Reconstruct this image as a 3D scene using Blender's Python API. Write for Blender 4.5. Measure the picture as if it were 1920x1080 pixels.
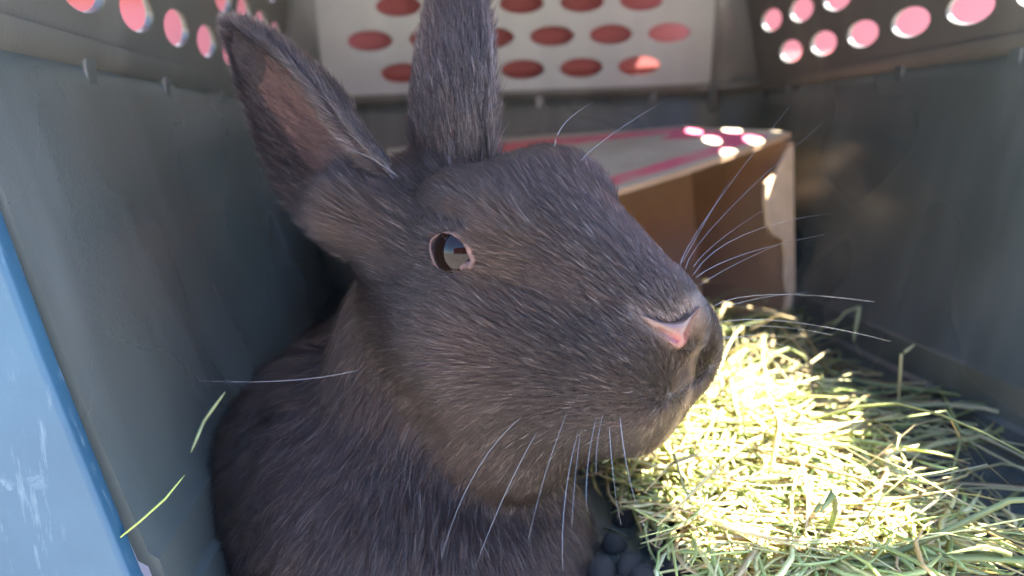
import bpy, bmesh, math, random
import numpy as np
from mathutils import Vector, Matrix
from mathutils.bvhtree import BVHTree
from mathutils.kdtree import KDTree

FUR = True
random.seed(7)
RNG = np.random.default_rng(11)
scene = bpy.context.scene
for o in list(bpy.data.objects):
    bpy.data.objects.remove(o)
C = scene.collection

# ------------------------------------------------------------------ camera
EYE = 0.130                      # camera height above the ground, metres
FPX = 1478.0                     # focal length in photo pixels (1920 wide)


def cam_basis(vp=(807, 260), roll=2.2):
    yc = np.array([(vp[0] - 960) / FPX, (540 - vp[1]) / FPX, 1.0])
    yc /= np.linalg.norm(yc)
    r = math.radians(roll)
    a = np.array([math.cos(r), math.sin(r), 0.0])
    xc = a - yc * (a @ yc)
    xc /= np.linalg.norm(xc)
    zc = np.cross(yc, xc)
    if zc[1] < 0:
        zc = -zc
    return np.stack([xc, yc, zc])


M = cam_basis()                                   # world = M @ (right, up, forward)
CAM = np.array([0.0, 0.0, EYE])


def cw(right, away, up):                          # camera-aligned direction -> world direction
    return M @ np.array([right, up, away])


def P(px, py, d):                                 # photo point at a given depth -> world point
    return CAM + M @ (np.array([(px - 960) / FPX, (540 - py) / FPX, 1.0]) * d)


def ray_dir(px, py):
    v = M @ np.array([(px - 960) / FPX, (540 - py) / FPX, 1.0])
    return v / np.linalg.norm(v)


def project(p):                                   # world points (n,3) -> pixels and depth
    c = (np.atleast_2d(p) - CAM) @ M
    return np.stack([960 + FPX * c[:, 0] / c[:, 2], 540 - FPX * c[:, 1] / c[:, 2], c[:, 2]], 1)


cam = bpy.data.cameras.new('camera')
cam.lens = FPX / 1920 * 36
cam.sensor_width = 36
cam.clip_start = 0.005
cam.clip_end = 500
cam.dof.use_dof = True
cam.dof.focus_distance = 0.172
cam.dof.aperture_fstop = 13.0
cam.dof.aperture_blades = 0
camo = bpy.data.objects.new('camera', cam)
C.objects.link(camo)
camo.matrix_world = Matrix(((M[0, 0], M[0, 1], -M[0, 2], CAM[0]),
                            (M[1, 0], M[1, 1], -M[1, 2], CAM[1]),
                            (M[2, 0], M[2, 1], -M[2, 2], CAM[2]),
                            (0, 0, 0, 1)))
scene.camera = camo

# ------------------------------------------------------------------ light
SUN_DIR = Vector((0.54, -0.09, 0.93)).normalized()      # towards the sun
elev = math.asin(SUN_DIR.z)
w = bpy.data.worlds.new('World')
scene.world = w
w.use_nodes = True
nt = w.node_tree
bg = nt.nodes['Background']
sky = nt.nodes.new('ShaderNodeTexSky')
sky.sky_type = 'NISHITA'
sky.sun_disc = False
sky.sun_elevation = elev
sky.sun_rotation = math.atan2(SUN_DIR.x, SUN_DIR.y)
sky.dust_density = 0.4
sky.ozone_density = 7.0
nt.links.new(sky.outputs[0], bg.inputs[0])
bg.inputs[1].default_value = 0.115
sl = bpy.data.lights.new('sun', 'SUN')
sl.energy = 4.7
sl.angle = math.radians(0.5)
sl.color = (1.0, 0.95, 0.86)
so = bpy.data.objects.new('sun', sl)
C.objects.link(so)
so.rotation_euler = SUN_DIR.to_track_quat('Z', 'Y').to_euler()
so.location = (0.5, -0.1, 2)

scene.view_settings.view_transform = 'Standard'
scene.view_settings.look = 'None'
scene.view_settings.exposure = 4.2
scene.view_settings.gamma = 1.0
scene.render.engine = 'CYCLES'
cy = scene.cycles
cy.max_bounces = 10
cy.diffuse_bounces = 6
cy.glossy_bounces = 4
cy.transmission_bounces = 4
cy.transparent_max_bounces = 6
cy.sample_clamp_indirect = 6.0
cy.caustics_reflective = False
cy.caustics_refractive = False
cy.use_denoising = True
scene.cycles_curves.shape = 'RIBBONS'
scene.cycles_curves.subdivisions = 2


# ------------------------------------------------------------------ helpers
def link(o, parent=None):
    C.objects.link(o)
    if parent is not None:
        o.parent = parent
    return o


def tag(o, label=None, cat=None, group=None, kind=None):
    if label: o['label'] = label
    if cat: o['category'] = cat
    if group: o['group'] = group
    if kind: o['kind'] = kind
    return o


def empty(name, loc=(0, 0, 0)):
    o = bpy.data.objects.new(name, None)
    o.empty_display_size = 0.02
    o.location = loc
    return link(o)


def fix_parent(o):
    # keep world-space vertices in place under a moved Empty
    if o.parent is not None:
        o.matrix_parent_inverse = Matrix.Translation(o.parent.location).inverted()


def mesh_obj(name, verts, faces, mat, parent=None, smooth=True):
    me = bpy.data.meshes.new(name)
    me.from_pydata([tuple(map(float, v)) for v in verts], [], [tuple(map(int, f)) for f in faces])
    if smooth:
        me.polygons.foreach_set('use_smooth', [True] * len(me.polygons))
    me.materials.append(mat)
    me.update()
    o = bpy.data.objects.new(name, me)
    link(o, parent)
    fix_parent(o)
    return o


def bevel(o, wdt, seg=2):
    m = o.modifiers.new('bevel', 'BEVEL')
    m.width = wdt
    m.segments = seg
    m.limit_method = 'ANGLE'
    return o


class Mat:
    def __init__(self, name):
        self.m = bpy.data.materials.new(name)
        self.m.use_nodes = True
        self.t = self.m.node_tree
        self.b = self.t.nodes['Principled BSDF']
        self.out = self.t.nodes['Material Output']

    def n(self, kind, **kw):
        nd = self.t.nodes.new(kind)
        for k, v in kw.items():
            if k.startswith('i_'):
                key = k[2:]
                nd.inputs[int(key) if key.isdigit() else key.replace('_', ' ')].default_value = v
            else:
                setattr(nd, k, v)
        return nd

    def l(self, a, b):
        self.t.links.new(a, b)

    def noise(self, scale, detail=4, rough=0.6, vec=None, stretch=None):
        tc = self.n('ShaderNodeTexCoord')
        src = tc.outputs['Object'] if vec is None else vec
        if stretch is not None:
            mp = self.n('ShaderNodeMapping')
            mp.inputs['Scale'].default_value = stretch
            self.l(src, mp.inputs[0])
            src = mp.outputs[0]
        nz = self.n('ShaderNodeTexNoise')
        nz.inputs['Scale'].default_value = scale
        nz.inputs['Detail'].default_value = detail
        nz.inputs['Roughness'].default_value = rough
        self.l(src, nz.inputs['Vector'])
        return nz.outputs['Fac']

    def ramp(self, fac, stops):
        r = self.n('ShaderNodeValToRGB')
        el = r.color_ramp.elements
        while len(el) < len(stops):
            el.new(0.5)
        for e, (p, c) in zip(el, stops):
            e.position = p
            e.color = (*c, 1) if len(c) == 3 else c
        self.l(fac, r.inputs[0])
        return r.outputs[0]

    def mix(self, fac, a, b):
        m = self.n('ShaderNodeMix', data_type='RGBA')
        for s, v in ((0, fac), (6, a), (7, b)):
            if hasattr(v, 'links'):
                self.l(v, m.inputs[s])
            else:
                m.inputs[s].default_value = v if s == 0 else (*v, 1)
        return m.outputs[2]

    def bump(self, h, strength=0.2, dist=0.001):
        b = self.n('ShaderNodeBump')
        b.inputs['Strength'].default_value = strength
        b.inputs['Distance'].default_value = dist
        self.l(h, b.inputs['Height'])
        self.l(b.outputs[0], self.b.inputs['Normal'])


def plastic(name, c1, c2, rough=0.42, streak=True, scratch=(0.7, 0.72, 0.72), scratch_amt=0.25):
    m = Mat(name)
    big = m.noise(9, 2, 0.45)
    st = m.noise(30, 3, 0.5, stretch=(1.6, 1.6, 0.12) if streak else (1, 1, 1))
    base = m.mix(m.ramp(big, [(0.3, (0, 0, 0)), (0.7, (1, 1, 1))]), c1, c2)
    grn = m.ramp(m.noise(6, 2, 0.4), [(0.3, (0, 0, 0)), (0.8, (0.8, 0.8, 0.8))])
    base = m.mix(grn, base, (c2[0] * 1.05, c2[1] * 1.1, c2[2] * 0.95))
    sm = m.ramp(st, [(0.45, (0, 0, 0)), (0.85, (1, 1, 1))])
    mlt = m.n('ShaderNodeMath', operation='MULTIPLY')
    m.l(sm, mlt.inputs[0])
    mlt.inputs[1].default_value = scratch_amt
    m.l(m.mix(mlt.outputs[0], base, scratch), m.b.inputs['Base Color'])
    rr = m.ramp(m.noise(14, 1, 0.4), [(0.3, (rough - .03,) * 3), (0.75, (rough + .10,) * 3)])
    m.l(rr, m.b.inputs['Roughness'])
    m.bump(m.noise(900, 2, 0.5), 0.12, 0.0006)
    return m.m


mat_lower = plastic('slate_plastic', (0.018, 0.026, 0.028), (0.052, 0.056, 0.053), 0.25, scratch=(0.15, 0.16, 0.15), scratch_amt=0.28)
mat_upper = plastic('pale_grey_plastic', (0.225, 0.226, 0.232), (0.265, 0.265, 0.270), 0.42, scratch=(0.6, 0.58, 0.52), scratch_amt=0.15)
mat_side_shade = plastic('shaded_grey_plastic', (0.046, 0.043, 0.039), (0.064, 0.060, 0.053), 0.42, scratch=(0.25, 0.23, 0.19), scratch_amt=0.2)  # same upper plastic, darkened to paint shade on the side walls
mat_corner_shade = plastic('half_shaded_grey_plastic', (0.105, 0.105, 0.107), (0.125, 0.125, 0.127), 0.42, scratch=(0.35, 0.34, 0.3), scratch_amt=0.15)  # same plastic again, part of that shade painted into the corners
mat_dark = plastic('dark_gap_plastic', (0.05, 0.05, 0.05), (0.08, 0.08, 0.08), 0.6)


def blue_plastic():
    m = Mat('blue_plastic')
    big = m.noise(25, 5, 0.65)
    base = m.mix(m.ramp(big, [(0.35, (0, 0, 0)), (0.7, (1, 1, 1))]), (0.011, 0.039, 0.066), (0.015, 0.049, 0.078))
    chips = m.ramp(m.noise(75, 6, 0.72), [(0.60, (0, 0, 0)), (0.66, (0.8, 0.8, 0.8))])
    patch = m.ramp(m.noise(32, 2, 0.5), [(0.48, (0, 0, 0)), (0.6, (1, 1, 1))])
    mu = m.n('ShaderNodeMath', operation='MULTIPLY')
    m.l(chips, mu.inputs[0]); m.l(patch, mu.inputs[1])
    scr = m.ramp(m.noise(90, 5, 0.7, stretch=(3.5, 3.5, 0.5)), [(0.58, (0, 0, 0)), (0.76, (0.28, 0.28, 0.28))])
    mx = m.n('ShaderNodeMath', operation='MAXIMUM')
    m.l(mu.outputs[0], mx.inputs[0]); m.l(scr, mx.inputs[1])
    m.l(m.mix(mx.outputs[0], base, (0.22, 0.28, 0.32)), m.b.inputs['Base Color'])
    m.b.inputs['Roughness'].default_value = 0.55
    m.b.inputs['Specular IOR Level'].default_value = 0.3
    m.bump(m.noise(130, 5, 0.6), 0.15, 0.0008)
    return m.m


mat_blue = blue_plastic()


def simple(name, col, rough=0.6, var=0.25, scale=60, bump=0.1):
    m = Mat(name)
    nz = m.noise(scale, 5, 0.65)
    a = tuple(c * (1 - var) for c in col)
    b = tuple(min(1, c * (1 + var)) for c in col)
    m.l(m.ramp(nz, [(0.3, a), (0.7, b)]), m.b.inputs['Base Color'])
    m.b.inputs['Roughness'].default_value = rough
    if bump:
        m.bump(m.noise(scale * 6, 4, 0.6), bump, 0.0006)
    return m.m


mat_red = simple('red_paint', (0.25, 0.052, 0.045), 0.55, 0.15, 14, 0.1)
mat_white = simple('white_paint', (0.78, 0.76, 0.72), 0.5, 0.06, 14, 0.05)
mat_ground = simple('concrete', (0.33, 0.31, 0.28), 0.9, 0.25, 8, 0.3)
mat_card = simple('cardboard', (0.38, 0.245, 0.145), 0.85, 0.12, 30, 0.15)
mat_torn = simple('torn_cardboard', (0.58, 0.42, 0.26), 0.95, 0.15, 90, 0.4)
mat_skin = simple('pink_skin', (0.066, 0.031, 0.025), 0.55, 0.45, 500, 0.6)
mat_dung = simple('dropping', (0.028, 0.026, 0.022), 0.9, 0.5, 500, 1.0)

# ------------------------------------------------------------------ the ground and the house wall behind
g = mesh_obj('ground', [(-30, -30, 0), (30, -30, 0), (30, 30, 0), (-30, 30, 0)], [(0, 1, 2, 3)], mat_ground)
tag(g, 'pale concrete ground under the carrier', kind='structure')


def box_mesh(x0, x1, y0, y1, z0, z1):
    v = [(x0, y0, z0), (x1, y0, z0), (x1, y1, z0), (x0, y1, z0), (x0, y0, z1), (x1, y0, z1), (x1, y1, z1), (x0, y1, z1)]
    f = [(3, 2, 1, 0), (4, 5, 6, 7), (0, 1, 5, 4), (1, 2, 6, 5), (2, 3, 7, 6), (3, 0, 4, 7)]
    return v, f


def siding(name, loc, along, up_to, label, x0, x1, facing):
    root = empty(name, loc)
    tag(root, label, 'wall')
    z = 0.0
    k = 0
    first = {}
    while z < up_to:
        white = k == 4
        h = 0.13 if white else 0.0578
        key = (white,)
        if key not in first:
            # clapboard profile: proud at the bottom edge
            pr = [(0.0, 0.0), (-0.008, 0.0), (-0.002, h + 0.001), (0.0, h + 0.001)]
            if white:
                pr = [(0.0, 0.0), (-0.012, 0.0), (-0.012, h), (0.0, h)]
            v = [(x, p[0] * facing, p[1]) for x in (x0, x1) for p in pr]
            f = [(0, 1, 5, 4), (1, 2, 6, 5), (2, 3, 7, 6), (3, 0, 4, 7), (3, 2, 1, 0), (4, 5, 6, 7)]
            if facing < 0:
                f = [tuple(reversed(q)) for q in f]
            o = mesh_obj('trim_board' if white else 'board', v, f, mat_white if white else mat_red, root, smooth=False)
            o.matrix_parent_inverse.identity()
            first[key] = o
        else:
            o = first[key].copy()
            link(o, root)
        o.location = (0, 0, z)
        z += h
        k += 1
    return root


siding('siding_wall', (0, -5.0, 0), 'x', 2.2, 'red clapboard house wall facing the open front of the carrier', -5, 5, -1)
siding('siding_wall', (0, 0.566, 0), 'x', 1.3, 'red clapboard wall with a white trim board seen through the vents', -2.2, 2.2, 1)

# ------------------------------------------------------------------ carrier
XL, XR, YB, YF = -0.095, 0.222, 0.55, 0.170
YFR = 0.128                      # right-hand front lengthened out of view to keep sun off the near hay
ZS = EYE + 0.0217                # seam height
ZFL = EYE - 0.116                # floor height
carrier = empty('pet_carrier', (0.06, 0.34, 0))
tag(carrier, 'grey plastic pet carrier with oval vents and a scuffed blue front rim around the rabbit', 'pet carrier')


def u_loop(inset, rad, n=9, yf=YF):
    # open U: front left -> back left -> back right -> front right
    xl, xr, yb = XL + inset, XR - inset, YB - inset
    pts = [(xl, yf), (xl, (yf + yb) / 2), (xl, yb - rad)]
    for k in range(1, n):
        a = math.pi - k * math.pi / 2 / n
        pts.append((xl + rad + rad * math.cos(a), yb - rad + rad * math.sin(a)))
    pts += [(xl + rad, yb), ((xl + xr) / 2, yb), (xr - rad, yb)]
    for k in range(1, n):
        a = math.pi / 2 - k * math.pi / 2 / n
        pts.append((xr - rad + rad * math.cos(a), yb - rad + rad * math.sin(a)))
    pts += [(xr, yb - rad), (xr, (yf + yb) / 2), (xr, yf + YFR - YF)]
    return pts


def loft_u(name, levels, mat, parent, thick=0.003, close_floor=False):
    loops = []
    verts, faces = [], []
    for (z, inset, rad) in levels:
        lp = u_loop(inset, rad)
        loops.append(range(len(verts), len(verts) + len(lp)))
        verts += [(x, y, z) for x, y in lp]
    for a, b in zip(loops[:-1], loops[1:]):
        for i in range(len(a) - 1):
            faces.append((a[i], a[i + 1], b[i + 1], b[i]))
    if close_floor:
        faces.append(tuple(loops[0])[::-1])
    o = mesh_obj(name, verts, faces, mat, parent)
    m = o.modifiers.new('solid', 'SOLIDIFY')
    m.thickness = thick
    m.offset = 1 if not close_floor else 1
    es = o.modifiers.new('es', 'EDGE_SPLIT')
    es.split_angle = math.radians(40)
    return o


loft_u('lower_shell', [
    (ZFL, 0.036, 0.03), (ZFL + 0.004, 0.0325, 0.033), (ZFL + 0.011, 0.031, 0.035),
    (ZFL + 0.0125, 0.0290, 0.036), (ZFL + 0.024, 0.0265, 0.037), (ZFL + 0.0255, 0.0245, 0.038),
    (ZFL + 0.075, 0.012, 0.04), (ZS - 0.006, 0.001, 0.042), (ZS - 0.0015, 0.0, 0.043), (ZS, -0.0015, 0.043)],
    mat_lower, carrier, 0.003, True)
loft_u('seam_flange', [(ZS - 0.010, -0.006, 0.046), (ZS + 0.0008, -0.006, 0.046), (ZS + 0.007, -0.0050, 0.046)],
       mat_dark, carrier, 0.003)


def curve_panel(name, outer, holes, thick, bev, frame, mat, parent):
    """flat panel with real holes: 2D filled curve -> mesh.  frame = (origin, u axis, v axis) in world."""
    cu = bpy.data.curves.new(name, 'CURVE')
    cu.dimensions = '2D'
    cu.fill_mode = 'BOTH'
    cu.extrude = thick / 2
    cu.bevel_depth = bev
    cu.bevel_resolution = 3
    for poly in [outer] + holes:
        sp = cu.splines.new('POLY')
        sp.points.add(len(poly) - 1)
        for q, (a, b) in zip(sp.points, poly):
            q.co = (a, b, 0, 1)
        sp.use_cyclic_u = True
    tmp = bpy.data.objects.new('tmp', cu)
    C.objects.link(tmp)
    dg = bpy.context.evaluated_depsgraph_get()
    me = bpy.data.meshes.new_from_object(tmp.evaluated_get(dg), depsgraph=dg)
    bpy.data.objects.remove(tmp)
    o0, ua, va = (np.array(q, float) for q in frame)
    ua /= np.linalg.norm(ua)
    va = va - ua * (va @ ua)
    va /= np.linalg.norm(va)
    na = np.cross(ua, va)
    co = np.empty(len(me.vertices) * 3)
    me.vertices.foreach_get('co', co)
    co = co.reshape(-1, 3)
    wco = o0 + co[:, :1] * ua + co[:, 1:2] * va + co[:, 2:] * na
    me.vertices.foreach_set('co', wco.ravel())
    me.materials.clear()
    me.materials.append(mat)
    me.name = name
    me.polygons.foreach_set('use_smooth', [True] * len(me.polygons))
    me.update()
    o = bpy.data.objects.new(name, me)
    link(o, parent)
    fix_parent(o)
    es = o.modifiers.new('es', 'EDGE_SPLIT')
    es.split_angle = math.radians(35)
    return o


def ell(cx, cy, rx, ry, n=32):
    return [(cx + rx * math.cos(2 * math.pi * k / n), cy + ry * math.sin(2 * math.pi * k / n)) for k in range(n)]


def rrect(x0, x1, y0, y1, r, n=5):
    p = []
    for cx, cy, a0 in ((x1 - r, y1 - r, 0), (x0 + r, y1 - r, 90), (x0 + r, y0 + r, 180), (x1 - r, y0 + r, 270)):
        for k in range(n + 1):
            a = math.radians(a0 + 90 * k / n)
            p.append((cx + r * math.cos(a), cy + r * math.sin(a)))
    return p


LEAN = math.tan(math.radians(10))
UB = ZS + 0.0055                 # lower rim of the upper shell
UH = 0.122                       # height of the upper walls
RC = 0.026
rowz = [0.0165, 0.0375, 0.0585, 0.0795]


def rows(u0, u1, off, rx=0.0152, ry=0.0069, skip=None):
    hs = []
    for k, z in enumerate(rowz):
        s = 0.04
        u = off + (0.02 if k % 2 else 0.0)
        while u > u0: u -= s
        u += s
        while u < u1:
            if skip is None or not skip(u, z):
                hs.append(ell(u, z, rx, ry))
            u += s
    return hs


# back: u = x from the left corner
bl, br = XL + RC, XR - RC
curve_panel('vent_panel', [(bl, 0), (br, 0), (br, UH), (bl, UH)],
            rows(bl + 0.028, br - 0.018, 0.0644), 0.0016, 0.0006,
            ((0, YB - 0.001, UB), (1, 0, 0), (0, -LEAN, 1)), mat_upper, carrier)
# left: u = y
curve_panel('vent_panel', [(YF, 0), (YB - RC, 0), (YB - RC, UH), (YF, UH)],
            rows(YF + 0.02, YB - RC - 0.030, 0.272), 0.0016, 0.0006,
            ((XL + 0.001, 0, UB), (0, 1, 0), (LEAN, 0, 1)), mat_side_shade, carrier)
# right: u = y; an unseen opening added near the front lets in the sun patch
sun_opening = (0.150, 0.295, 0.034, 0.117)
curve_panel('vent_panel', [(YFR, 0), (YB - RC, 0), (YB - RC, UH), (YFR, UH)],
            rows(YFR + 0.02, YB - RC - 0.030, 0.31, skip=lambda u, z: (z > 0.05 and u < 0.36) or z > 0.07 or sun_opening[0] - .02 < u < sun_opening[1] + .018 and z > sun_opening[2] - 0.012)
            + [rrect(*sun_opening, 0.012)], 0.0016, 0.0006,
            ((XR - 0.001, 0, UB), (0, 1, 0), (-LEAN, 0, 1)), mat_side_shade, carrier)
# rounded corners of the upper shell
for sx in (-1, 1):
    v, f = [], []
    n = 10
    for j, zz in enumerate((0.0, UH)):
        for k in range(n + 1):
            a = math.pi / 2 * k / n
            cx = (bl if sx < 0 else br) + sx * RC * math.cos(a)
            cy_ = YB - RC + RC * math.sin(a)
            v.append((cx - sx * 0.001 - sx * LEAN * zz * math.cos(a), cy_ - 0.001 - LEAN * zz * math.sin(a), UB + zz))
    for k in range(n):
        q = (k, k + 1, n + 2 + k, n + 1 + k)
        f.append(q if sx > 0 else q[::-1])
    o = mesh_obj('corner_panel', v, f, mat_corner_shade, carrier)
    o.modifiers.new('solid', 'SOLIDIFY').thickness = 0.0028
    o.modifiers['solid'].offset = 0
# rolled lower lip of the upper shell
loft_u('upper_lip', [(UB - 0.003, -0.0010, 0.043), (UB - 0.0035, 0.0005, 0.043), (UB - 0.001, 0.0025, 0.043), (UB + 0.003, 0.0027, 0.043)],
       mat_side_shade, carrier, 0.0015)
zt = UB + UH
v, f = box_mesh(XL + LEAN * UH - 0.006, XR - LEAN * UH + 0.006, YF - 0.055, YB + 0.0115, zt, zt + 0.004)  # front and back overhangs added to shade the rabbit and rear wall
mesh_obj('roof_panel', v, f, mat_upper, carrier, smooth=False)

# clips along the seam
for (x, y) in [(XL, 0.235), (XL, 0.30), (XL, 0.375), (XL, 0.46), (0.03, YB), (0.075, YB), (0.155, YB), (0.195, YB - 0.008), (XR, 0.48), (XR, 0.36), (XR, 0.285)]:
    if y > 0.53:
        v, f = box_mesh(x - 0.003, x + 0.003, y - 0.0035, y + 0.005, ZS - 0.010, UB + 0.001)
    else:
        s = -1 if x < 0 else 1
        xa, xb = sorted((x - s * 0.0035, x + s * 0.005))
        v, f = box_mesh(xa, xb, y - 0.0035, y + 0.0035, ZS - 0.009, UB + 0.001)
    bevel(mesh_obj('clip', v, f, mat_lower, carrier, smooth=False), 0.0008)

# blue front rim of the lower shell: a flat flange following the wall section
sec = [(ZFL - 0.004, 0.040), (ZFL + 0.012, 0.0315), (ZFL + 0.025, 0.0255), (ZFL + 0.075, 0.0135), (ZS, 0.0)]
fl_in, fl_out = [], []
for z, ins in sec:
    fl_in.append((XL + ins, z)); fl_out.append((XL - 0.045, z))
inner = [(x, z) for x, z in reversed(fl_in)] + [(XR - ins, z) for z, ins in sec]
outer = [(XL - 0.05, ZS)] + [(XL - 0.05, 0.002)] + [(XR + 0.05, 0.002), (XR + 0.05, ZS)]
kx = math.hypot(XR - XL, YFR - YF) / (XR - XL)
poly = inner + [(XR + 0.05, ZS), (XR + 0.05, 0.002), (XL - 0.05, 0.002), (XL - 0.05, ZS)]
poly = [((x - XL) * kx, z) for x, z in poly]
curve_panel('front_rim', poly, [], 0.003, 0.0012, ((XL, YF - 0.003, 0), (XR - XL, YFR - YF, 0), (0, 0, 1)), mat_blue, carrier)

# ------------------------------------------------------------------ cardboard box


def print_material():
    m = Mat('printed_cardboard')
    tc = m.n('ShaderNodeTexCoord')
    sep = m.n('ShaderNodeSeparateXYZ')
    m.l(tc.outputs['UV'], sep.inputs[0])

    def math_(op, a, b=None):
        q = m.n('ShaderNodeMath', operation=op)
        for i, vv in enumerate((a, b)):
            if vv is None: continue
            if hasattr(vv, 'links'): m.l(vv, q.inputs[i])
            else: q.inputs[i].default_value = vv
        return q.outputs[0]

    u, v_ = sep.outputs[0], sep.outputs[1]
    du = math_('MINIMUM', u, math_('SUBTRACT', 1.0, u))
    dv = math_('MINIMUM', v_, math_('SUBTRACT', 1.0, v_))
    nz = m.noise(60, 4, 0.6)
    wob = math_('MULTIPLY', math_('SUBTRACT', nz, 0.5), 0.05)
    d = math_('ADD', math_('MINIMUM', math_('MULTIPLY', du, 1.7), dv), wob)
    band = math_('MULTIPLY', math_('GREATER_THAN', d, 0.07), math_('LESS_THAN', d, 0.21))
    # big printed triangle reaching in from the right end
    tri = math_('GREATER_THAN', math_('ADD', u, math_('MULTIPLY', math_('ABSOLUTE', math_('SUBTRACT', v_, 0.62)), -0.55)), 0.80)
    band = math_('MAXIMUM', band, math_('MULTIPLY', tri, math_('GREATER_THAN', d, 0.06)))
    fade = m.ramp(m.noise(45, 5, 0.7), [(0.30, (0.45, 0.45, 0.45)), (0.52, (0.95, 0.95, 0.95))])
    fac = math_('MULTIPLY', band, fade)
    kraft = m.ramp(m.noise(28, 5, 0.65), [(0.3, (0.31, 0.25, 0.17)), (0.7, (0.43, 0.36, 0.255))])
    ink = m.mix(u, (0.55, 0.13, 0.06), (0.52, 0.05, 0.14))
    # faint grey-blue lines of print in the middle field
    lines = m.noise(26, 3, 0.6, vec=tc.outputs['UV'], stretch=(2.2, 9, 1))
    txt = math_('MULTIPLY', math_('GREATER_THAN', lines, 0.55), math_('GREATER_THAN', d, 0.26))
    txt = math_('MULTIPLY', txt, 0.35)
    base = m.mix(txt, kraft, (0.20, 0.20, 0.24))
    m.l(m.mix(fac, base, ink), m.b.inputs['Base Color'])
    m.b.inputs['Roughness'].default_value = 0.8
    m.bump(m.noise(220, 4, 0.6), 0.12, 0.0006)
    return m.m


mat_print = print_material()
boxr = empty('cardboard_box', (0.09, 0.45, ZFL))
tag(boxr, 'open cardboard box with faded pink and red print on its lid behind the rabbit', 'box')


def panel(name, q, mat, thick=0.003, sub=8, ragged=None, sag=0.0):
    """a warped cardboard sheet over 4 corners (00,10,11,01) with thickness"""
    a, b, c, d = (np.array(p, float) for p in q)
    nn = np.cross(b - a, d - a)
    nn /= np.linalg.norm(nn)
    top, uv = [], []
    for j in range(sub + 1):
        for i in range(sub + 1):
            u, v = i / sub, j / sub
            p = (a * (1 - u) + b * u) * (1 - v) + (d * (1 - u) + c * u) * v
            p = p + nn * (sag * math.sin(u * math.pi) * math.sin(v * math.pi) + 0.0008 * math.sin(7 * u + 5 * v))
            if ragged and i == sub and 0 < j < sub:
                p = p + (a - b) / np.linalg.norm(a - b) * ragged * random.random()
            top.append(p); uv.append((u, v))
    k = len(top)
    verts = [p + nn * thick / 2 for p in top] + [p - nn * thick / 2 for p in top]
    s1 = sub + 1
    f = []
    for j in range(sub):
        for i in range(sub):
            q0 = j * s1 + i
            f.append((q0, q0 + 1, q0 + 1 + s1, q0 + s1))
            f.append((k + q0 + s1, k + q0 + 1 + s1, k + q0 + 1, k + q0))
    for i in range(sub):
        for (e0, e1) in ((i, i + 1), (sub * s1 + i + 1, sub * s1 + i), ((i + 1) * s1, i * s1), (i * s1 + sub, (i + 1) * s1 + sub)):
            f.append((e0, k + e0, k + e1, e1))
    o = mesh_obj(name, verts, f, mat, boxr)
    uvl = o.data.uv_layers.new(name='UVMap')
    for lp in o.data.loops:
        uvl.data[lp.index].uv = uv[lp.vertex_index % k]
    o.data.materials.append(mat_card)
    for i, pl in enumerate(o.data.polygons):
        if i >= 2 * sub * sub:
            pl.material_index = 1
    es = o.modifiers.new('es', 'EDGE_SPLIT')
    es.split_angle = math.radians(40)
    return o


Z = lambda z: EYE + z
FR, BR = (0.193, 0.415, Z(-0.006)), (0.166, 0.505, Z(0.001))
BL, FL = (-0.028, 0.515, Z(-0.006)), (-0.02, 0.332, Z(-0.052))
FRb, BRb = (0.193, 0.405, ZFL + 0.002), (0.176, 0.500, ZFL + 0.002)
BLb, FLb = (-0.028, 0.512, ZFL + 0.002), (-0.02, 0.332, ZFL + 0.002)
panel('lid', [FL, FR, BR, BL], mat_print, 0.003, 10, sag=-0.003)
off = lambda p, dx=0, dy=0, dz=0: (p[0] + dx, p[1] + dy, p[2] + dz)
panel('back_panel', [BLb, BRb, off(BR, dz=-.0035), off(BL, dz=-.0035)], mat_card, 0.003, 6)
panel('side_panel', [BRb, FRb, off(FR, dz=-.0035), off(BR, dz=-.0035)], mat_card, 0.003, 10, ragged=0.006)
panel('side_panel', [FLb, BLb, off(BL, dz=-.0035), off(FL, dz=-.0035)], mat_card, 0.003, 6)
panel('base_panel', [off(FLb, dx=.003), off(FRb, dx=-.003), off(BRb, dx=-.003), off(BLb, dx=.003)], mat_card, 0.003, 4)
# torn front flap left on the right-hand edge
rnd = random.Random(3)
tv = []
prof = [(0, 0.0), (0.004, 0.004), (0.010, 0.010), (0.0195, 0.014), (0.0205, 0.022), (0.019, 0.034), (0.014, 0.040), (0.006, 0.043), (0.004, 0.052), (0.005, 0.062), (0.003, 0.072), (0.006, 0.082), (0.002, 0.09)]
edge_top = np.array(off(FR, dz=-.006)); edge_bot = np.array(FRb)
ed = (edge_bot - edge_top); eL = np.linalg.norm(ed); ed /= eL
inw = np.array((-0.88, -0.47, -0.1)); inw /= np.linalg.norm(inw)
vv, ff = [], []
for (wd, hh) in prof:
    p0 = edge_top + ed * (hh / 0.092 * eL)
    vv += [p0 + inw * -0.001, p0 + inw * (wd + 0.0015)]
k = len(vv)
nrm = np.cross(ed, inw)
vv = [p + nrm * 0.0012 for p in vv] + [p - nrm * 0.0012 for p in vv]
for i in range(len(prof) - 1):
    a = 2 * i
    ff += [(a, a + 1, a + 3, a + 2), (k + a + 2, k + a + 3, k + a + 1, k + a), (a + 1, k + a + 1, k + a + 3, a + 3), (a + 2, k + a + 2, k + a, a)]
ff += [(0, k, k + 1, 1), (k - 1, 2 * k - 1, 2 * k - 2, k - 2)]
mesh_obj('torn_flap', vv, ff, mat_torn, boxr, smooth=False)

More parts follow.
